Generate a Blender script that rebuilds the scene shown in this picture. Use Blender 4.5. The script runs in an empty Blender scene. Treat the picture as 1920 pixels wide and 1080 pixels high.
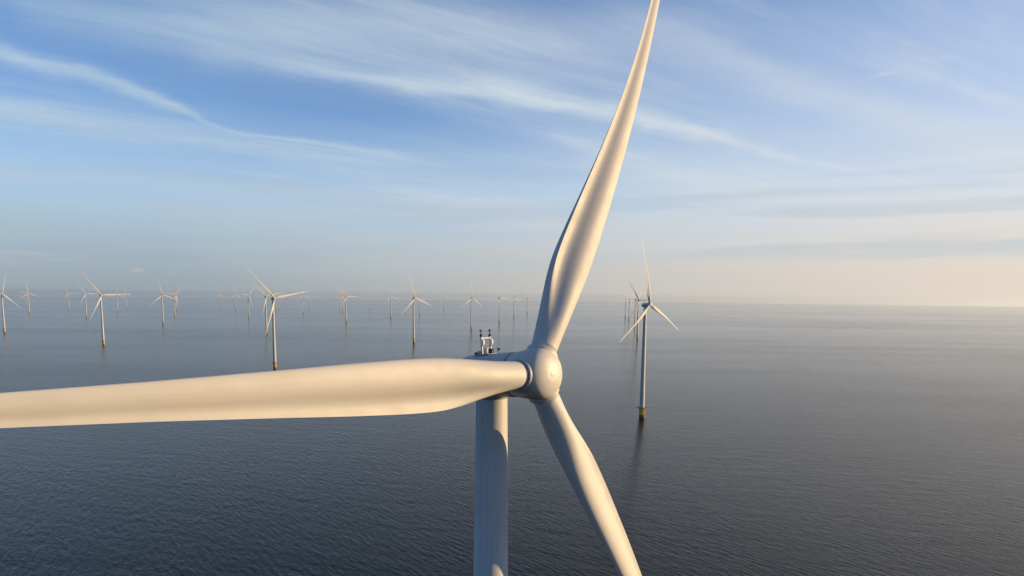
import bpy, math, random
from mathutils import Vector, Matrix
R = math.radians
S = bpy.context.scene
COL = S.collection
random.seed(4)

# ------------------------------------------------------------------ camera
# A drone picture (24 mm equivalent, 4:3) of which the lower part is cropped off:
# the optical axis lies below the middle of the frame, hence the shift.
F, CX, CY, EYE = 1331.0, 960.0, 720.0, 100.7      # photo pixels; metres above the sea
PITCH, ROLL = math.atan((720 - 556.0) / F), 0.0101
_f = Vector((0, math.cos(PITCH), -math.sin(PITCH)))
_u = Vector((0, math.sin(PITCH), math.cos(PITCH)))
_r = Vector((1, 0, 0))
CR = math.cos(ROLL) * _r + math.sin(ROLL) * _u
CU = -math.sin(ROLL) * _r + math.cos(ROLL) * _u
cam = bpy.data.cameras.new('camera')
cam.sensor_width = 36
cam.lens = F / 1920 * 36
cam.shift_y = 180 / 1920
cam.clip_start = 0.5
cam.clip_end = 120000
cam_o = bpy.data.objects.new('camera', cam)
COL.objects.link(cam_o)
m = Matrix((CR, CU, -_f)).transposed().to_4x4()
m.translation = Vector((0, 0, EYE))
cam_o.matrix_world = m
S.camera = cam_o


def ray(px, py):
    return ((px - CX) / F * CR - (py - CY) / F * CU + _f).normalized()


# ------------------------------------------------------------------ sun, sky
SUN_AZ, SUN_EL = R(83), R(9)         # azimuth from +Y towards +X
sd = Vector((math.sin(SUN_AZ) * math.cos(SUN_EL), math.cos(SUN_AZ) * math.cos(SUN_EL), math.sin(SUN_EL)))
sun = bpy.data.lights.new('sun', 'SUN')
sun.energy = 4.1
sun.angle = R(0.55)
sun.color = (1.0, 0.69, 0.34)
sun_o = bpy.data.objects.new('sun', sun)
COL.objects.link(sun_o)
sun_o.rotation_euler = (-sd).to_track_quat('-Z', 'Y').to_euler()

S.view_settings.view_transform = 'Standard'
S.view_settings.look = 'None'
S.view_settings.exposure = 0.95
S.view_settings.gamma = 1
S.view_settings.use_curve_mapping = False
S.cycles.use_denoising = True
S.cycles.volume_bounces = 1
S.cycles.max_bounces = 8
S.cycles.transparent_max_bounces = 16
S.cycles.sample_clamp_indirect = 4


class NT:
    """small helper for building node trees"""
    def __init__(s, tree):
        s.t = tree
        s.n = tree.nodes
        s.l = tree.links

    def new(s, kind, **kw):
        n = s.n.new(kind)
        for k, v in kw.items():
            setattr(n, k, v)
        return n

    def put(s, sock, v):
        if v is None:
            return
        if hasattr(v, 'is_output') or isinstance(v, bpy.types.NodeSocket):
            s.l.new(v, sock)
        else:
            sock.default_value = v

    def math(s, op, a, b=None, c=None, clamp=False):
        n = s.new('ShaderNodeMath', operation=op, use_clamp=clamp)
        s.put(n.inputs[0], a)
        s.put(n.inputs[1], b)
        s.put(n.inputs[2], c)
        return n.outputs[0]

    def vmath(s, op, a, b=None):
        n = s.new('ShaderNodeVectorMath', operation=op)
        s.put(n.inputs[0], a)
        s.put(n.inputs[1], b)
        return n.outputs[0]

    def comb(s, x, y, z=0.0):
        n = s.new('ShaderNodeCombineXYZ')
        s.put(n.inputs[0], x)
        s.put(n.inputs[1], y)
        s.put(n.inputs[2], z)
        return n.outputs[0]

    def noise(s, vec, scale, detail=4, rough=0.55, dist=0.0):
        n = s.new('ShaderNodeTexNoise')
        s.put(n.inputs['Vector'], vec)
        n.inputs['Scale'].default_value = scale
        n.inputs['Detail'].default_value = detail
        n.inputs['Roughness'].default_value = rough
        n.inputs['Distortion'].default_value = dist
        return n.outputs['Fac']

    def rng(s, v, a, b, c=0.0, d=1.0, smooth=False):
        n = s.new('ShaderNodeMapRange')
        if smooth:
            n.interpolation_type = 'SMOOTHSTEP'
        s.put(n.inputs[0], v)
        for i, x in enumerate((a, b, c, d)):
            s.put(n.inputs[i + 1], x)
        return n.outputs[0]

    def mix(s, fac, a, b, blend='MIX'):
        n = s.new('ShaderNodeMix', data_type='RGBA', blend_type=blend)
        s.put(n.inputs[0], fac)
        s.put(n.inputs[6], a)
        s.put(n.inputs[7], b)
        return n.outputs[2]

    def curve(s, v, pts):
        n = s.new('ShaderNodeFloatCurve')
        c = n.mapping.curves[0]
        while len(c.points) > 2:
            c.points.remove(c.points[1])
        c.points[0].location = pts[0]
        c.points[-1].location = pts[-1]
        for p in pts[1:-1]:
            c.points.new(*p)
        n.mapping.update()
        s.put(n.inputs['Value'], v)
        return n.outputs[0]


W = bpy.data.worlds.new('World')
S.world = W
W.use_nodes = True
w = NT(W.node_tree)
w.n.clear()
sky = w.new('ShaderNodeTexSky', sky_type='NISHITA')
sky.sun_disc = False
sky.sun_elevation = SUN_EL
sky.sun_rotation = SUN_AZ
sky.altitude = 100
sky.air_density = 0.75
sky.dust_density = 0.15
sky.ozone_density = 4.0
tc = w.new('ShaderNodeTexCoord')
D = tc.outputs['Generated']
sx = w.new('ShaderNodeSeparateXYZ')
w.l.new(D, sx.inputs[0])
X, Y, Z = sx.outputs
az = w.math('ARCTAN2', X, Y)
zc = w.math('MAXIMUM', Z, 0.0)
el = w.math('ARCSINE', Z)
# cirrus on a high flat layer, drawn out along one wind direction
VP = R(56)
inv = w.math('DIVIDE', 1.0, w.math('ADD', zc, 0.055))
along = w.math('ADD', w.math('MULTIPLY', X, math.sin(VP)), w.math('MULTIPLY', Y, math.cos(VP)))
across = w.math('SUBTRACT', w.math('MULTIPLY', X, math.cos(VP)), w.math('MULTIPLY', Y, math.sin(VP)))
pa, pc = w.math('MULTIPLY', along, inv), w.math('MULTIPLY', across, inv)
pv = w.comb(w.math('MULTIPLY', pa, 0.22), pc, 0.0)
n_big = w.noise(pv, 0.85, 6, 0.5, 0.35)
n_fine = w.noise(w.comb(w.math('MULTIPLY', pa, 0.30), w.math('MULTIPLY', pc, 1.0), 3.0), 3.6, 8, 0.62, 0.5)
n_soft = w.noise(w.comb(pa, pc, 7.0), 0.5, 3, 0.5, 0.2)
n_hair = w.noise(w.comb(w.math('MULTIPLY', pa, 0.55), w.math('MULTIPLY', pc, 3.2), 5.0), 3.0, 8, 0.65, 0.25)
wisp = w.rng(n_big, 0.40, 0.72, 0, 1, True)
fib = w.math('MULTIPLY', w.rng(n_fine, 0.30, 0.70, 0.35, 1.0, True), w.rng(n_hair, 0.3, 0.7, 0.5, 1.35))
veil = w.rng(n_soft, 0.3, 0.7, 0.0, 1.0, True)


def to_azel(px, py):
    d = ray(px, py)
    return math.atan2(d.x, d.y), math.asin(d.z)


A0, A1 = R(-48), R(48)
azn = w.rng(az, A0, A1)
E1 = R(40)
eln = w.math('DIVIDE', el, E1)
# slight raggedness of the bands
warp = w.math('MULTIPLY', w.math('SUBTRACT', w.noise(w.comb(w.math('MULTIPLY', az, 5.0), w.math('MULTIPLY', el, 14.0), 0.0), 2.2, 6, 0.6), 0.5), 0.035)
elw = w.math('ADD', eln, warp)


def band(pts, sharp_low=1.0):
    """a cloud band given as (photo x, photo y, half width px, strength) along its length"""
    ce, wi, am = [], [], []
    for x, y, hw, a in pts:
        A, E = to_azel(x, y)
        t = (A - A0) / (A1 - A0)
        _, E2 = to_azel(x, y - hw)
        ce.append((t, E / E1))
        wi.append((t, (E2 - E) / E1 * 4))
        am.append((t, a))
    t0, t1 = am[0][0], am[-1][0]
    am = [(max(0.0, t0 - 0.04), 0.0)] + am + [(min(1.0, t1 + 0.05), 0.0)] if t0 > 0.045 else am + [(min(1.0, t1 + 0.05), 0.0)]
    c, wd, a = w.curve(azn, ce), w.curve(azn, wi), w.curve(azn, am)
    q = w.math('DIVIDE', w.math('SUBTRACT', elw, c), w.math('MULTIPLY', wd, 0.25))
    # softer above, crisper below
    up = w.math('MAXIMUM', q, 0.0)
    dn = w.math('MULTIPLY', w.math('MINIMUM', q, 0.0), sharp_low)
    qq = w.math('ADD', w.math('MULTIPLY', up, up), w.math('MULTIPLY', dn, dn))
    g = w.math('POWER', math.e, w.math('MULTIPLY', qq, -1.0))
    return w.math('MULTIPLY', g, w.math('MAXIMUM', a, 0.0))


bands = [
    band([(300, 85, 34, .05), (400, 98, 34, .22), (560, 125, 30, .38), (700, 148, 25, .55), (850, 165, 26, .75),
          (960, 180, 26, .8), (1100, 205, 22, .8), (1250, 235, 19, .85), (1350, 258, 15, .7), (1450, 287, 11, .5),
          (1600, 322, 9, .4), (1750, 352, 9, .35), (1910, 378, 9, .25)], 1.5),
    band([(-60, 76, 18, .6), (0, 95, 17, .62), (100, 125, 17, .62), (200, 152, 15, .68), (300, 188, 11, .62),
          (350, 208, 8, .5), (400, 232, 5, .3), (440, 247, 4, .25), (560, 262, 5, .5), (700, 284, 6, .4), (780, 300, 8, .15)]),
    band([(-60, 195, 22, .5), (0, 205, 22, .5), (200, 235, 22, .42), (400, 265, 20, .35), (600, 300, 24, .3),
          (850, 340, 24, .2), (1000, 352, 20, .1)]),
    band([(1120, 20, 70, .1), (1250, 70, 60, .3), (1350, 110, 50, .42), (1450, 150, 45, .45), (1600, 195, 45, .45),
          (1750, 240, 45, .45), (1930, 300, 60, .55)]),
    band([(1050, 290, 25, .1), (1150, 315, 25, .35), (1300, 345, 30, .4), (1500, 375, 30, .5), (1700, 400, 30, .5), (1930, 420, 30, .5)]),
    band([(150, 30, 50, .25), (350, 50, 55, .38), (600, 60, 70, .42), (850, 70, 75, .42), (1100, 70, 60, .35), (1300, 60, 50, .15)]),
    band([(1636, 146, 3, .1), (1650, 142, 3, .34), (1672, 137, 2.5, .34), (1682, 134, 2, .1)]),
    band([(1835, 186, 8, .05), (1855, 185, 11, .33), (1880, 186, 10, .3), (1897, 190, 5, .1)]),
    band([(1020, 250, 14, .1), (1060, 262, 16, .35), (1180, 300, 18, .4), (1320, 345, 14, .4), (1480, 375, 10, .3), (1600, 395, 8, .1)], 1.3),
    band([(0, 325, 14, .3), (250, 335, 10, .3), (500, 355, 12, .3), (760, 372, 10, .35), (1000, 378, 9, .3), (1080, 380, 8, .1)]),
    band([(1180, 372, 9, .1), (1300, 385, 9, .35), (1500, 405, 9, .4), (1640, 412, 8, .35), (1800, 416, 8, .1)]),
    band([(0, 400, 30, .4), (400, 398, 22, .4), (640, 396, 9, .45), (850, 402, 8, .35), (1000, 415, 14, .3), (1300, 425, 16, .3)]),
]
bsum = None
for b in bands:
    bsum = b if bsum is None else w.math('SUBTRACT', w.math('ADD', bsum, b), w.math('MULTIPLY', bsum, b))
bsum = w.math('MULTIPLY', bsum, w.math('MULTIPLY', w.rng(n_fine, 0.25, 0.6, 0.74, 1.12), w.rng(n_hair, 0.3, 0.7, 0.80, 1.12)))
# thin veil everywhere, thicker towards the horizon because it is seen edge on
slant = w.rng(zc, 0.0, 0.36, 1.0, 0.0)
slant2 = w.math('POWER', slant, 1.7)
right = w.rng(az, R(-20), R(36), 0.0, 1.0, True)
bsum = w.math('MULTIPLY', bsum, w.math('MULTIPLY', w.rng(az, R(-47), R(-40)), w.rng(az, R(40), R(47), 1, 0)))
thin = w.math('MULTIPLY', w.math('MULTIPLY', wisp, fib), w.math('ADD', 0.55, w.math('MULTIPLY', right, 0.25)))
vv = w.math('MULTIPLY', w.math('ADD', 0.12, w.math('MULTIPLY', slant2, 0.68)), w.math('ADD', 0.45, w.math('MULTIPLY', veil, 0.4)))
vv = w.math('ADD', vv, w.math('MULTIPLY', w.math('MULTIPLY', right, w.math('POWER', slant, 0.6)), 0.68))
side = w.math('ADD', w.rng(w.math('ABSOLUTE', az), R(44), R(75), 1.0, 0.25, True), 0.0)
thin = w.math('MULTIPLY', thin, side)
vv = w.math('MULTIPLY', vv, side)
dens = bsum
for t in (thin, vv):
    dens = w.math('SUBTRACT', w.math('ADD', dens, t), w.math('MULTIPLY', dens, t))
# long grey-blue layers low over the horizon
lay = w.noise(w.comb(w.math('MULTIPLY', az, 1.6), w.math('MULTIPLY', el, 26.0), 2.0), 1.5, 5, 0.5, 0.3)
lowm = w.math('MULTIPLY', w.rng(el, R(0.5), R(3), 0, 1, True), w.rng(el, R(5), R(14), 1, 0, True))
gap = w.math('MULTIPLY', w.rng(lay, 0.42, 0.66, 0, 1, True), lowm)
bank = w.math('MULTIPLY', w.rng(el, R(3), R(13.5), 0.93, 0.03), w.rng(w.math('MULTIPLY', w.math('ADD', lay, n_hair), 0.5), 0.32, 0.62, 0.74, 1.12))
dens = w.math('SUBTRACT', w.math('ADD', dens, bank), w.math('MULTIPLY', dens, bank))
dens = w.math('MULTIPLY', dens, w.math('SUBTRACT', 1.0, w.math('MULTIPLY', gap, 0.04)), clamp=True)
# a row of small far cumulus just above the horizon on the left
cu = w.noise(w.comb(w.math('MULTIPLY', az, 22.0), w.math('MULTIPLY', el, 70.0), 0.0), 1.3, 4, 0.5)
cum = w.math('MULTIPLY', w.rng(cu, 0.60, 0.70, 0, 1, True), w.math('MULTIPLY', w.rng(el, R(1.25), R(1.4), 0, 1, True), w.rng(el, R(1.6), R(1.9), 1, 0, True)))
cum = w.math('MULTIPLY', cum, w.rng(az, R(-18), R(-24), 0, 0.28))

STR = 0.11
# cirrus lit by a low sun: whitish, warmer towards the sun's side
sunward = w.new('ShaderNodeVectorMath', operation='DOT_PRODUCT')
w.l.new(D, sunward.inputs[0])
sunward.inputs[1].default_value = sd
sw = w.rng(sunward.outputs['Value'], -0.3, 0.95)
ccol = w.mix(sw, (2.4, 3.0, 3.5, 1), (3.65, 3.7, 3.8, 1))
# the lowest layers are seen through far more air and look duller
clow = w.mix(sw, (1.55, 1.86, 2.08, 1), (4.4, 3.65, 2.95, 1))
ccol = w.mix(w.rng(el, R(0.3), R(9), 0, 1, True), clow, ccol)
ccol = w.mix(w.math('MULTIPLY', gap, 0.55), ccol, (2.35, 2.65, 2.85, 1))
skyc = w.mix(dens, sky.outputs[0], ccol)
skyc = w.mix(cum, skyc, (3.2, 2.8, 2.7, 1))
bg = w.new('ShaderNodeBackground')
w.put(bg.inputs['Color'], skyc)
bg.inputs['Strength'].default_value = STR
wo = w.new('ShaderNodeOutputWorld')
w.l.new(bg.outputs[0], wo.inputs[0])

# ------------------------------------------------------------------ helpers


def material(name):
    mt = bpy.data.materials.new(name)
    mt.use_nodes = True
    return mt, NT(mt.node_tree), mt.node_tree.nodes['Principled BSDF']


def mesh_obj(name, verts, faces, mat, parent=None, smooth=True, sharp=None):
    me = bpy.data.meshes.new(name)
    me.from_pydata([tuple(v) for v in verts], [], faces)
    if sharp:
        att = me.attributes.new('sharp_edge', 'BOOLEAN', 'EDGE')
        keys = {tuple(sorted(e)) for e in sharp}
        for e in me.edges:
            if tuple(sorted(e.vertices)) in keys:
                att.data[e.index].value = True
    me.polygons.foreach_set('use_smooth', [smooth] * len(me.polygons))
    me.update()
    me.materials.append(mat)
    o = bpy.data.objects.new(name, me)
    COL.objects.link(o)
    if parent:
        o.parent = parent
    return o


class MB:
    """collects rings, boxes and bars into one mesh"""
    def __init__(s):
        s.v, s.f, s.sh = [], [], []

    def revolve(s, prof, n=32, M=Matrix(), close=True, sharp_at=()):
        """prof: list of (r, z); turned about local Z, then placed by M"""
        rows = []
        for r, z in prof:
            b = len(s.v)
            if r < 1e-6:
                s.v.append(M @ Vector((0, 0, z)))
                rows.append([b])
            else:
                for i in range(n):
                    a = 2 * math.pi * i / n
                    s.v.append(M @ Vector((r * math.cos(a), r * math.sin(a), z)))
                rows.append(list(range(b, b + n)))
        for k in range(len(rows) - 1):
            p, q = rows[k], rows[k + 1]
            for i in range(n):
                j = (i + 1) % n
                if len(p) == 1 and len(q) == 1:
                    continue
                if len(p) == 1:
                    s.f.append((p[0], q[j], q[i]))
                elif len(q) == 1:
                    s.f.append((p[i], p[j], q[0]))
                else:
                    s.f.append((p[i], p[j], q[j], q[i]))
        for k in sharp_at:
            p = rows[k]
            for i in range(len(p)):
                s.sh.append((p[i], p[(i + 1) % len(p)]))
        return s

    def box(s, c, d, M=Matrix(), bev=0.0):
        x, y, z = (k / 2 for k in d)
        c = Vector(c)
        b = len(s.v)
        for sz in (-1, 1):
            for sx_, sy in ((-1, -1), (1, -1), (1, 1), (-1, 1)):
                s.v.append(M @ (c + Vector((sx_ * x, sy * y, sz * z))))
        fs = [(0, 3, 2, 1), (4, 5, 6, 7), (0, 1, 5, 4), (1, 2, 6, 5), (2, 3, 7, 6), (3, 0, 4, 7)]
        for f in fs:
            s.f.append(tuple(b + i for i in f))
            for i in range(4):
                s.sh.append((b + f[i], b + f[(i + 1) % 4]))
        return s

    def tube(s, a, b, r, n=8, M=Matrix()):
        a, b = Vector(a), Vector(b)
        q = (b - a).to_track_quat('Z', 'Y').to_matrix().to_4x4()
        q.translation = a
        L = (b - a).length
        s.revolve([(0, 0), (r, 0), (r, L), (0, L)], n, M @ q, sharp_at=(1, 2))
        return s

    def build(s, name, mat, parent=None):
        return mesh_obj(name, s.v, s.f, mat, parent, True, s.sh)


def tag(o, label=None, cat=None, group=None, kind=None):
    for k, v in (('label', label), ('category', cat), ('group', group), ('kind', kind)):
        if v:
            o[k] = v
    return o


# ------------------------------------------------------------------ materials
def paint(name, col, rough, dirt=0.10, streak=0.0, scale=0.6):
    mt, n, p = material(name)
    t = n.new('ShaderNodeTexCoord').outputs['Object']
    sep = n.new('ShaderNodeSeparateXYZ')
    n.l.new(t, sep.inputs[0])
    a = n.noise(t, scale, 6, 0.6)
    b = n.noise(n.vmath('MULTIPLY', t, (3.0, 3.0, 0.12)), 1.0, 5, 0.6)
    f = n.rng(a, 0.35, 0.75, 0.0, dirt)
    g = n.rng(b, 0.42, 0.75, 0.0, streak, True)
    c2 = tuple(x * y for x, y in zip(col, (0.62, 0.58, 0.50))) + (1,)
    c = n.mix(n.math('ADD', f, g, clamp=True), tuple(col) + (1,), c2)
    n.put(p.inputs['Base Color'], c)
    n.put(p.inputs['Roughness'], n.rng(a, 0.3, 0.7, rough - 0.05, rough + 0.08))
    return mt


M_WHITE = paint('white_gelcoat', (0.43, 0.425, 0.415), 0.62, 0.12, 0.14)
M_TOWER = paint('tower_paint', (0.38, 0.385, 0.385), 0.55, 0.14, 0.42, 0.35)
M_HUB = paint('hub_paint', (0.41, 0.405, 0.395), 0.5, 0.12, 0.03, 0.9)
M_NAC = paint('nacelle_paint', (0.38, 0.385, 0.385), 0.48, 0.12, 0.12)
M_DARK = paint('dark_rubber', (0.035, 0.035, 0.038), 0.6, 0.1)
M_STEEL = paint('galvanised_steel', (0.42, 0.42, 0.41), 0.45, 0.25)
M_MAST = paint('mast_paint', (0.62, 0.61, 0.58), 0.45, 0.25)
M_RUST = paint('platform_steel', (0.16, 0.11, 0.085), 0.6, 0.3)
M_YELLOW = paint('yellow_paint', (0.50, 0.35, 0.025), 0.5, 0.25, 0.2)
M_GROWTH = paint('tidal_growth', (0.045, 0.045, 0.025), 0.7, 0.3)
M_LAMP = paint('lamp_glass', (0.25, 0.03, 0.02), 0.2, 0.1)

# sea
M_SEA, n, p = material('sea_water')
g = n.new('ShaderNodeNewGeometry').outputs['Position']
t = g
rot = n.new('ShaderNodeVectorRotate', rotation_type='Z_AXIS')
n.put(rot.inputs['Vector'], t)
rot.inputs['Angle'].default_value = R(56)
tr = rot.outputs[0]
w1 = n.noise(n.vmath('MULTIPLY', tr, (0.13, 0.55, 1.0)), 1.0, 4, 0.5, 0.3)
w2 = n.noise(n.vmath('MULTIPLY', tr, (0.45, 1.5, 1.0)), 1.0, 5, 0.6, 0.3)
rot2 = n.new('ShaderNodeVectorRotate', rotation_type='Z_AXIS')
n.put(rot2.inputs['Vector'], t)
rot2.inputs['Angle'].default_value = R(20)
w3 = n.noise(n.vmath('MULTIPLY', rot2.outputs[0], (0.03, 0.10, 1.0)), 1.0, 3, 0.5, 0.2)
h = n.math('ADD', n.math('MULTIPLY', w1, 1.0), n.math('ADD', n.math('MULTIPLY', w2, 0.42), n.math('MULTIPLY', w3, 0.6)))
# wind patches: calmer and rougher lanes of water, long across the view
pt = n.noise(n.vmath('MULTIPLY', t, (0.00035, 0.0022, 1.0)), 1.0, 4, 0.55, 0.4)
pt2 = n.noise(n.vmath('MULTIPLY', t, (0.0022, 0.006, 1.0)), 1.0, 4, 0.55, 0.3)
patch = n.rng(n.math('ADD', n.math('MULTIPLY', pt, 0.65), n.math('MULTIPLY', pt2, 0.35)), 0.38, 0.62, 0, 1, True)
bump = n.new('ShaderNodeBump')
n.put(bump.inputs['Height'], h)
# more wind on the left of the farm, calmer water to the right
sp = n.new('ShaderNodeSeparateXYZ')
n.l.new(t, sp.inputs[0])
wind = n.rng(n.math('ADD', sp.outputs[0], n.math('MULTIPLY', pt2, 500.0)), -500.0, 450.0, 1.0, 0.50, True)
n.put(bump.inputs['Strength'], n.math('MULTIPLY', wind, n.rng(patch, 0, 1, 0.80, 1.0)))
bump.inputs['Distance'].default_value = 1.15
p.inputs['Base Color'].default_value = (0.001, 0.004, 0.007, 1)
n.put(p.inputs['Roughness'], n.rng(patch, 0, 1, 0.05, 0.09))
p.inputs['IOR'].default_value = 1.333
p.inputs['Specular IOR Level'].default_value = 0.14
n.l.new(bump.outputs[0], p.inputs['Normal'])

# ------------------------------------------------------------------ sea sheet, curved like the Earth
RE = 6371000.0
SEA_R = 42000.0


def drop(r):
    return -r * r / (2 * RE)


vs, fs = [Vector((0, 0, 0))], []
NA = 180
rad = [20.0 * (SEA_R / 20.0) ** (i / 60) for i in range(61)]
for r_ in rad:
    for i in range(NA):
        a = 2 * math.pi * i / NA
        vs.append(Vector((r_ * math.sin(a), r_ * math.cos(a), drop(r_))))
for i in range(NA):
    fs.append((0, 1 + (i + 1) % NA, 1 + i))
for k in range(60):
    for i in range(NA):
        j = (i + 1) % NA
        a, b = 1 + k * NA, 1 + (k + 1) * NA
        fs.append((a + i, a + j, b + j, b + i))
sea = mesh_obj('sea', vs, fs, M_SEA)
tag(sea, kind='structure')

# ------------------------------------------------------------------ wind turbine
OVER = 4.4            # rotor centre in front of the tower axis
TILT = R(6)
HUB_Z = 95.3
TIP = 53.0
NV = Vector((0, -math.cos(TILT), math.sin(TILT)))      # rotor axis, upwind
WV = Vector((0, math.sin(TILT), math.cos(TILT)))
HV = Vector((1, 0, 0))
HUB_C = Vector((0, 0, HUB_Z - OVER * math.sin(TILT))) + NV * OVER
AX = Matrix((HV, WV, -NV)).transposed().to_4x4()       # dummy, replaced below


def lerp_tab(tab, x):
    for (a, u), (b, v) in zip(tab, tab[1:]):
        if x <= b:
            k = (x - a) / (b - a)
            return u + (v - u) * k
    return tab[-1][1]


def smooth_tab(tab, x):
    return (lerp_tab(tab, x - 0.8) + lerp_tab(tab, x) + lerp_tab(tab, x + 0.8)) / 3 if x > 2.6 else lerp_tab(tab, x)


CHORD = [(-1, 1.92), (2.2, 1.94), (3.4, 2.05), (5, 2.38), (6.5, 2.78), (8, 3.14), (9.5, 3.32), (12, 3.24), (16, 2.88), (20, 2.42),
         (26, 1.80), (32, 1.34), (40, 0.98), (47, 0.78), (51, 0.52), (52.5, 0.3), (53, 0.06), (60, 0.06)]
THICK = [(-1, 1.0), (2.2, 1.0), (3.4, .95), (5, .74), (6.5, .58), (8, .48), (9.5, .41), (12, .36), (16, .32), (20, .28),
         (32, .21), (53, .16), (60, .16)]
BLEND = [(-1, 0.0), (2.3, 0.0), (4, .35), (6, .75), (8, 1.0), (60, 1.0)]
TEW = [(-1, .6), (3, .6), (5, .38), (7, .27), (10, .17), (14, .09), (20, .035), (26, .014), (60, .012)]
TWIST = [(-1, 15), (4, 15), (8, 12.5), (12, 9.5), (20, 6), (30, 3.2), (40, 1.2), (53, -1), (60, -1)]


def section(r, n=28):
    """closed loop of (x towards leading edge, y towards downwind) for radius r"""
    c, th, bl, te = (smooth_tab(T, r) for T in (CHORD, THICK, BLEND, TEW))
    tw = R(smooth_tab(TWIST, r) + PITCH_B)
    ax = 0.5 + (0.42 - 0.5) * bl
    out = []
    half = n // 2
    for side in (1, -1):                 # 1 = suction (downwind), -1 = pressure
        for i in range(half + 1):
            a = math.pi * i / half
            x = (1 - math.cos(a)) / 2
            if side == -1:
                x = 1 - x
                if i == half:
                    continue
            elif i == 0:
                pass
            if side == 1:
                y_ = 5 * th * (0.2969 * math.sqrt(max(x, 0)) - 0.126 * x - 0.3516 * x * x + 0.2843 * x ** 3 - 0.1036 * x ** 4) + te * x / 2
                ya = y_ + 0.03 * math.sin(math.pi * x) * min(1, th / .2)
            else:
                # pressure side: full nose, steep shoulder, hollow towards the trailing edge
                xm, xe = 0.34, 0.86
                if x < xm:
                    q_ = math.sqrt(max(0.0, 1 - ((xm - x) / xm) ** 2.2))
                else:
                    t_ = min(1.0, (x - xm) / (xe - xm))
                    q_ = 0.5 + 0.5 * math.cos(math.pi * t_ ** 1.05)
                ya = -(0.47 * th * q_ + te * 0.5 * x * x) + 0.012 * math.sin(math.pi * max(0, (x - .6) / .4)) * min(1, th / .2)
            # circle of the same diameter
            ca = math.acos(max(-1, min(1, 1 - 2 * x)))
            yr = side * 0.5 * math.sin(ca)
            y = yr * (1 - bl) + ya * bl
            out.append(((ax - x) * c, y * c))
    ct, st = math.cos(tw), math.sin(tw)
    # twist: leading edge turns upwind (towards -y)
    return [(x * ct + y * st, -x * st + y * ct) for x, y in out]


PITCH_B = 0.0


def deflect(r):
    return -(-0.00370436 * r + 0.00615605 * r ** 2 + -0.000277431 * r ** 3 + 2.87781e-06 * r ** 4)


def blade_mesh(name, mat, n=28, radii=None):
    vs, fs, sh = [], [], []
    radii = radii or ([1.84, 2.2] + [2.6 + 0.4 * i for i in range(30)] + [14.6 + 0.8 * i for i in range(46)] + [51.6, 52.1, 52.5, 52.8, 53.0])
    rows = []
    for r in radii:
        sec = section(r, n)
        b = len(vs)
        for x, y in sec:
            vs.append(Vector((x, y + deflect(r), r)))
        rows.append(b)
    m_ = len(section(5, n))
    te_i, te_j = n // 2, n // 2 + 1
    for k in range(len(rows) - 1):
        for i in range(m_):
            j = (i + 1) % m_
            fs.append((rows[k] + i, rows[k] + j, rows[k + 1] + j, rows[k + 1] + i))
        if radii[k] > 4.6:
            for i in (te_i, te_j):
                sh.append((rows[k] + i, rows[k + 1] + i))
    fs.append(tuple(rows[-1] + i for i in range(m_)))
    fs.append(tuple(rows[0] + i for i in reversed(range(m_))))
    me = mesh_obj(name, vs, fs, mat, None, True, sh)
    return me


def basis(a):
    """rotor-fixed frame at phase a (clockwise seen from upwind), at the hub centre"""
    d = math.cos(a) * WV + math.sin(a) * HV
    le = -math.sin(a) * WV + math.cos(a) * HV
    M_ = Matrix((le, -NV, d)).transposed().to_4x4()
    M_.translation = HUB_C
    return M_


# frame whose Z is the rotor axis (upwind) - spinner and nacelle are turned about it
def axis_frame(org):
    M_ = Matrix((HV, NV.cross(HV), NV)).transposed().to_4x4()
    M_.translation = org
    return M_


def chamfer(prof, steps=4):
    """Catmull-Rom smoothing of a profile"""
    out = []
    P = [prof[0]] + list(prof) + [prof[-1]]
    for i in range(1, len(P) - 2):
        p0, p1, p2, p3 = P[i - 1:i + 3]
        for s in range(steps):
            t_ = s / steps
            out.append(tuple(max(0.0, 0.5 * (2 * p1[k] + (p2[k] - p0[k]) * t_ + (2 * p0[k] - 5 * p1[k] + 4 * p2[k] - p3[k]) * t_ ** 2 +
                                             (3 * p1[k] - p0[k] - 3 * p2[k] + p3[k]) * t_ ** 3)) if k == 0 else
                             0.5 * (2 * p1[k] + (p2[k] - p0[k]) * t_ + (2 * p0[k] - 5 * p1[k] + 4 * p2[k] - p3[k]) * t_ ** 2 +
                                    (3 * p1[k] - p0[k] - 3 * p2[k] + p3[k]) * t_ ** 3) for k in (0, 1)))
    out.append(prof[-1])
    return out


def spinner_obj(seg, parent):
    """hub: its own frame has Z along the rotor axis and Y along the first blade"""
    b = MB()
    prof = [(1.45, -1.72), (1.60, -1.72), (1.66, -1.4), (1.75, -0.8), (1.81, -0.2), (1.83, 0.3), (1.80, 0.72), (1.70, 1.02), (1.50, 1.26),
            (1.14, 1.46), (0.68, 1.59), (0.3, 1.64), (0.0, 1.65)]
    b.revolve([prof[0], prof[1]] + chamfer(prof[2:], 4 if seg > 20 else 1), seg, sharp_at=(1,))
    for k in range(3):
        a = 2 * math.pi * k / 3
        M_ = Matrix.Rotation(-a, 4, 'Z') @ Matrix.Rotation(-math.pi / 2, 4, 'X')
        b.revolve([(1.18, 0.9), (1.18, 1.66), (1.17, 1.74), (1.14, 1.79), (1.08, 1.805), (1.03, 1.805), (1.03, 1.68), (0.9, 1.68)], seg, M_, sharp_at=(6,))
    o = b.build('hub', M_HUB, parent)
    c = MB().revolve([(0.25, 1.62), (0.25, 1.640), (0.24, 1.645), (0.12, 1.656), (0.0, 1.660)], 20 if seg > 20 else 8)
    cap = c.build('nose_cap', M_HUB, o)
    return o


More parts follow.
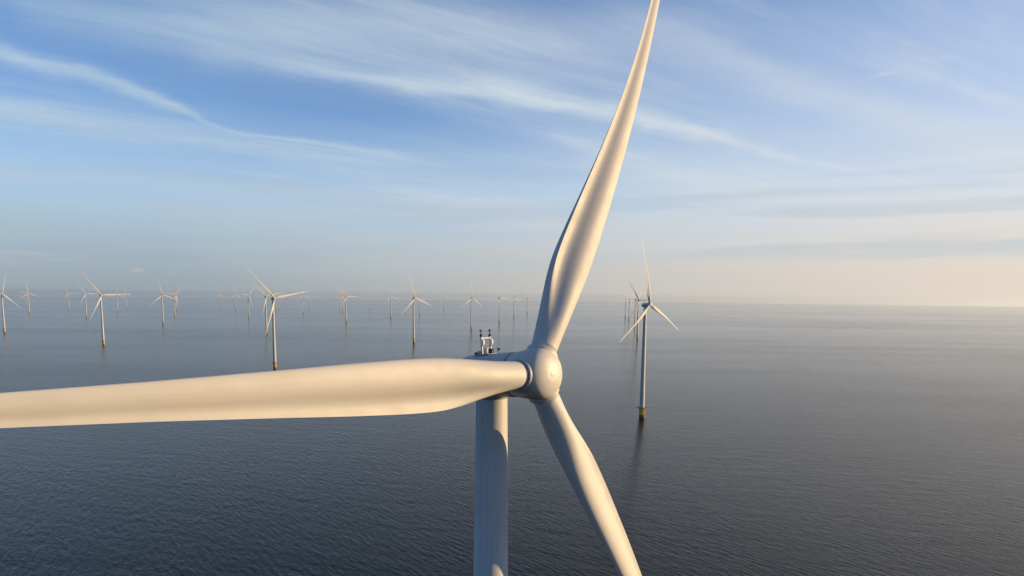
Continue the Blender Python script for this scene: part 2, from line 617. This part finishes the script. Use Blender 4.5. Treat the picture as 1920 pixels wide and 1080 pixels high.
def hub_matrix(a):
    M_ = basis(a)
    # columns: X = le, Y = d, Z = NV  (right-handed: le x d = ... )
    le, d = M_.col[0].xyz, M_.col[2].xyz
    H = Matrix((le, d, le.cross(d))).transposed().to_4x4()
    H.translation = HUB_C
    return H


def make_turbine(hero):
    seg = 96 if hero else 20
    root = bpy.data.objects.new('wind_turbine', None)
    root.empty_display_size = 3
    COL.objects.link(root)
    top = HUB_Z - 2.0
    zt0 = 8.6
    rt, rb = (1.19, 2.15)
    if hero:
        prof = [(rb, zt0)]
        for k, z in enumerate((28.0, 50.0, 72.0)):
            r_ = rb + (rt - rb) * (z - zt0) / (top - zt0)
            prof += [(r_ + .001, z - 0.05), (r_ + 0.012, z - 0.05), (r_ + 0.012, z + 0.05), (r_, z + 0.05)]
        prof += [(rt, top)]
    else:
        prof = [(rb, zt0), (rt + .05, top)]
    MB().revolve(prof, seg if hero else 16).build('tower', M_TOWER, root)
    # transition piece standing on the sea bed
    tp = MB().revolve([(2.35, 2.6), (2.35, 8.0), (2.6, 8.0), (2.6, 8.3), (2.2, 8.3)], max(16, seg // 2), sharp_at=(1, 2, 3)).build('transition_piece', M_YELLOW, root)
    MB().revolve([(2.34, -6), (2.34, 2.6), (2.0, 2.6)], max(16, seg // 2), sharp_at=(1,)).build('monopile', M_GROWTH, root)
    pf = MB().revolve([(2.2, 8.3), (4.6, 8.3), (4.6, 8.55), (2.2, 8.55)], max(16, seg // 2), sharp_at=(1, 2)).build('platform', M_RUST, root)
    rl = MB()
    N = 16
    for i in range(N):
        a, b_ = 2 * math.pi * i / N, 2 * math.pi * (i + 1) / N
        A = Vector((4.5 * math.cos(a), 4.5 * math.sin(a), 8.55))
        B = Vector((4.5 * math.cos(b_), 4.5 * math.sin(b_), 8.55))
        rl.tube(A, A + Vector((0, 0, 1.15)), 0.05, 4)
        for hz in (0.6, 1.15):
            rl.tube(A + Vector((0, 0, hz)), B + Vector((0, 0, hz)), 0.05, 4)
    rl.build('railing', M_RUST, pf)
    ld = MB()
    for sx_ in (-0.6, 0.6):
        ld.tube((sx_, -2.95, -2), (sx_, -2.95, 8.3), 0.2, 6)
    for z in range(0, 8):
        ld.tube((-0.6, -2.95, z + .5), (0.6, -2.95, z + .5), 0.06, 4)
    for z in (2, 6):
        for sx_ in (-0.6, 0.6):
            ld.tube((sx_, -2.95, z), (sx_, -2.2, z), 0.1, 5)
    ld.build('boat_ladder', M_YELLOW, root)
    # nacelle: a round drum along the rotor axis
    NF = axis_frame(HUB_C)
    prof = [(0.0, -7.6), (1.0, -7.55), (1.3, -7.3), (1.52, -6.9), (1.60, -6.4), (1.62, -5.4), (1.63, -3.6)]
    prof = chamfer(prof, 3 if hero else 1)
    prof += [(1.63, -3.58), (1.60, -3.58), (1.60, -3.50), (1.65, -3.50), (1.66, -2.0), (1.60, -1.86), (1.4, -1.82), (0, -1.82)]
    nac = MB().revolve(prof, seg, NF, sharp_at=tuple(range(len(prof) - 8, len(prof) - 1)))
    nac.revolve([(1.1, 0.75), (1.25, 0.75), (1.25, 1.6), (1.3, 2.0)], max(16, seg // 2), Matrix.Translation((0, 0, top - 0.9 + 0.0)))
    nac = nac.build('nacelle', M_NAC, root)
    if hero:
        MB().revolve([(1.5, -1.83), (1.5, -1.70)], seg, NF).build('hub_seal', M_DARK, nac)
    # roof deck and instrument mast at the rear end of the nacelle
    def roof(x, back, up):       # point in the nacelle frame: right, distance behind the hub, above the axis
        return HUB_C - NV * back + WV * up + HV * x
    dk = MB()
    A_ = Matrix((HV, -NV, WV)).transposed().to_4x4()
    A_.translation = HUB_C
    # local box frame: x right, y backwards, z up
    dk.box((0, 4.95, 1.62), (1.15, 1.5, 0.06), A_)
    dk.build('roof_deck', M_STEEL, nac)
    ms = MB()
    hp, my, mr = 0.46, 4.8, (0.075 if hero else 0.13)
    top_ = 1.66 + 1.28
    for x_ in (-hp, hp):
        ms.tube((x_, my, 1.6), (x_, my, top_), mr, 12, A_)
    ms.tube((-hp, my, top_ - .1), (hp, my, top_ - .1), 0.05, 8, A_)
    mast = ms.build('instrument_mast', M_MAST, nac)
    for x_ in (-hp, hp):
        sn = MB().revolve([(0, 0), (.12, 0), (.12, .14), (.06, .20), (.035, .22), (.035, .40), (.10, .42), (.10, .52), (0, .54)], 10,
                          A_ @ Matrix.Translation((x_, my, top_)), sharp_at=(1,))
        sn.build('wind_sensor', M_DARK, mast)
        if hero:
            MB().revolve([(0, 0), (.11, 0), (.13, .06), (.13, .34), (.10, .42), (0, .43)], 16, A_ @ Matrix.Translation((x_ + .1, my - .02, top_ - .62))).build('mast_lamp', M_MAST, mast)
            MB().revolve([(0, 0), (.115, 0), (.115, .07), (0, .07)], 12, A_ @ Matrix.Translation((x_, my, top_ - .72)), sharp_at=(1, 2)).build('mast_clamp', M_DARK, mast)
    if hero:
        MB().box((-0.05, 4.8, 1.87), (0.28, 0.3, 0.42), A_).build('equipment_box', M_STEEL, nac)
        MB().box((-0.40, 5.1, 1.78), (0.24, 0.3, 0.24), A_).build('equipment_box', M_STEEL, nac)
        MB().box((0.33, 4.65, 1.84), (0.26, 0.3, 0.36), A_).build('equipment_box', M_DARK, nac)
        MB().box((-0.35, 5.5, 1.72), (0.3, 0.26, 0.16), A_).build('equipment_box', M_DARK, nac)
        wv = MB().tube((0.75, 4.35, 1.4), (0.75, 4.35, 2.1), 0.03, 8, A_)
        wv.build('wind_vane', M_DARK, nac)
        MB().box((0.79, 4.27, 1.93), (0.05, 0.26, 0.14), A_).build('wind_vane', M_DARK, nac)
    # rotor
    hub = spinner_obj(seg, root)
    if hero:
        bl = blade_mesh('blade', M_WHITE, 56)
        for k in range(3):
            o = bl if k == 0 else bl.copy()
            if k:
                COL.objects.link(o)
            o.parent = root
            col = MB().revolve([(0.985, 1.70), (0.985, 1.86)], 72, sharp_at=()).build('root_seal', M_DARK, o)
            ring = MB().revolve([(0.95, 1.86), (1.02, 1.86), (1.03, 1.87), (1.03, 1.92), (1.02, 1.935), (0.95, 1.94)], 72, sharp_at=(1, 4)).build('root_collar', M_WHITE, o)
    else:
        bl = blade_mesh('blade', M_WHITE, 16, [1.75, 3, 4, 5, 6, 7, 8, 9.5, 11, 13, 16, 20, 24, 28, 32, 36, 40, 44, 48, 51, 52.3, 53.0])
        for k in range(3):
            o = bl if k == 0 else bl.copy()
            if k:
                COL.objects.link(o)
            o.parent = root
    return root


def set_phase(root, a):
    ch = list(root.children)
    k = 0
    for o in ch:
        kind = o.name.split('.')[0]
        if kind == 'hub':
            o.matrix_local = hub_matrix(a)
        elif kind == 'blade':
            o.matrix_local = basis(a + k * 2 * math.pi / 3)
            k += 1


def copy_tree(o, parent=None):
    c = o.copy()
    COL.objects.link(c)
    c.parent = parent
    for ch in list(o.children):
        copy_tree(ch, c)
    return c


YAW = R(46.4)
hero = make_turbine(True)
tag(hero, 'huge white wind turbine close by, hub and three blades filling the foreground', 'wind turbine')
set_phase(hero, 0.553)
hero.rotation_euler = (0, 0, YAW)
rz = Matrix.Rotation(YAW, 4, 'Z')
hero.location = Vector((1.645, 50.3, 0.0)) - (rz @ HUB_C) 
hero.location.z = -0.06

# far turbines: (photo x and y of the waterline, y of the horizon there, phase in degrees, yaw in degrees, label)
HOR = [(0, 557), (300, 555.3), (500, 556.6), (730, 557.7), (900, 560), (1000, 562), (1200, 566), (1920, 577)]
GR = 'white offshore turbines standing in rows far behind the near one'


def horizon_y(x):
    for (a, u), (b, v) in zip(HOR, HOR[1:]):
        if x <= b:
            return u + (v - u) * (x - a) / (b - a)
    return HOR[-1][1]


FAR = [
    (1203.0, 783.0, -4, 0, 'turbine to the right of the upright blade, largest of the distant ones, clear yellow base'),
    (515.6, 689.0, -41, 0, 'turbine whose yellow base touches the top edge of the big left blade'),
    (194.4, 646.5, -34, 0, 'tall turbine on the left, largest left of the one above the big blade'),
    (775.8, 640.0, -11, 0, 'turbine halfway between the one above the big blade and the roof mast'),
    (8.7, 625.0, 14, 0, 'turbine cut by the left edge of the picture'),
    (1194.8, 634.5, -30, -30, 'turbine just left of the big right-hand tower, nearest of the file behind it'),
    (500.0, 621.0, -43, 0, 'turbine partly behind the lower blade of the one above the big blade'),
    (883.5, 615.5, 0, 0, 'turbine above the roof mast of the near one, one blade straight up'),
    (1190.2, 611.0, -62, 0, 'second turbine in the file behind the big right-hand tower'),
    (306.3, 606.0, -11, 0, 'turbine standing alone left of centre with long lit tower, right neighbour overlapping it'),
    (936.0, 602.0, -29, 0, 'turbine right of the roof mast with a blade pointing level to the right'),
    (649.3, 601.0, -30, 0, 'nearest of the tight cluster of three towers left of centre'),
    (1179.0, 599.5, -80, 0, 'third turbine in the file behind the big right-hand tower'),
    (1172.2, 595.5, 8, 0, 'farthest turbine in the file behind the big right-hand tower, leftmost there'),
    (162.6, 595.0, -30, 0, 'turbine close behind the tall left one, just left of its tower'),
    (466.9, 593.0, 42, 0, 'turbine left of the one above the big blade, two blades raised in a wide V'),
    (733.0, 591.5, -12, 0, 'slim turbine left of the halfway one, dark upper blade'),
    (963.6, 590.5, -6, 0, 'middle turbine of the three between roof mast and upright blade'),
    (327.8, 590.0, 43, 0, 'turbine at the right blade tip of the lone left one, nearer of a pair'),
    (55.5, 589.0, -7, 0, 'second turbine from the left edge, the nearer of an overlapping pair'),
    (786.5, 586.5, 10, 0, 'small pale turbine close behind the halfway one, right of its tower'),
    (988.3, 585.5, 63, 0, 'turbine closest to the left edge of the upright blade'),
    (569.0, 584.5, 0, 0, 'turbine behind the level blade tip of the one above the big blade'),
    (220.7, 583.0, 3, 0, 'small turbine right of the tall left one, blade straight up, larger of a pair'),
    (643.0, 579.8, -20, 0, 'middle tower of the tight cluster of three left of centre'),
    (130.0, 579.5, -26, 0, 'small turbine between the left-edge pair and the tall left one'),
    (441.8, 579.0, -5, 0, 'small turbine between the wide-V one and the tiny one to its left'),
    (331.4, 578.8, 55, 0, 'farther of the pair beside the lone turbine on the left'),
    (517.6, 577.5, 15, 0, 'tiny turbine directly behind the tower of the one above the big blade'),
    (832.0, 576.8, 75, 0, 'faint tiny turbine between the halfway one and the one above the roof mast'),
    (237.6, 576.2, -8, 0, 'tiny turbine right of the tall left one, smaller and right one of a pair'),
    (637.6, 576.2, 5, 0, 'farthest and leftmost tower of the tight cluster of three left of centre'),
    (694.0, 576.2, 70, 0, 'tiny turbine standing alone with two blades raised, left of the slim one'),
    (413.8, 575.5, 12, 0, 'tiny turbine, leftmost of the small group left of the one above the big blade'),
    (580.6, 574.5, -5, 0, 'tiny turbine just right of the level blade tip of the one above the big blade'),
    (50.5, 574.5, 40, 0, 'farther of the overlapping pair near the left edge'),
]
DIP = math.sqrt(2 * EYE / RE)


def sea_point(px, py):
    """place the waterline pixel on the curved sea; py is read relative to the horizon at px"""
    # horizon row of the model at this column
    lo, hi = 300.0, 760.0
    for _ in range(40):
        mid = (lo + hi) / 2
        d = ray(px, mid)
        if math.atan2(-d.z, math.hypot(d.x, d.y)) > DIP:
            hi = mid
        else:
            lo = mid
    y = lo + (py - horizon_y(px))
    d = ray(px, y)
    hd = math.hypot(d.x, d.y)
    s = d.z / hd
    # EYE + s r = -r^2/2RE
    disc = s * s - 2 * EYE / RE
    r_ = (-s - math.sqrt(max(disc, 0))) * RE
    return Vector((d.x / hd * r_, d.y / hd * r_, drop(r_)))


proto = make_turbine(False)
for i, (px, py, ph, dy, lab) in enumerate(FAR):
    o = proto if i == 0 else copy_tree(proto)
    o.location = sea_point(px, py)
    o.rotation_euler = (0, 0, YAW + R(dy + 2.5 * math.sin(i * 2.7)))
    set_phase(o, R(ph))
    tag(o, lab, 'wind turbine', GR)

# ------------------------------------------------------------------ haze
hb = MB().box((0, 0, 0), (2, 2, 2))
hz = hb.build('haze', M_WHITE)
hz.data.materials.clear()
zb, zt = drop(SEA_R) - 1.0, 170.0
hz.scale = (SEA_R + 500, SEA_R + 500, (zt - zb) / 2)
hz.location = (0, 0, (zt + zb) / 2)
MH = bpy.data.materials.new('haze')
MH.use_nodes = True
nh = NT(MH.node_tree)
nh.n.clear()
pvn = nh.new('ShaderNodeVolumePrincipled')
pvn.inputs['Color'].default_value = (0.64, 0.75, 0.86, 1)
pvn.inputs['Density'].default_value = 0.000026
pvn.inputs['Anisotropy'].default_value = 0.45
ho = nh.new('ShaderNodeOutputMaterial')
nh.l.new(pvn.outputs[0], ho.inputs['Volume'])
hz.data.materials.append(MH)
tag(hz, kind='stuff')
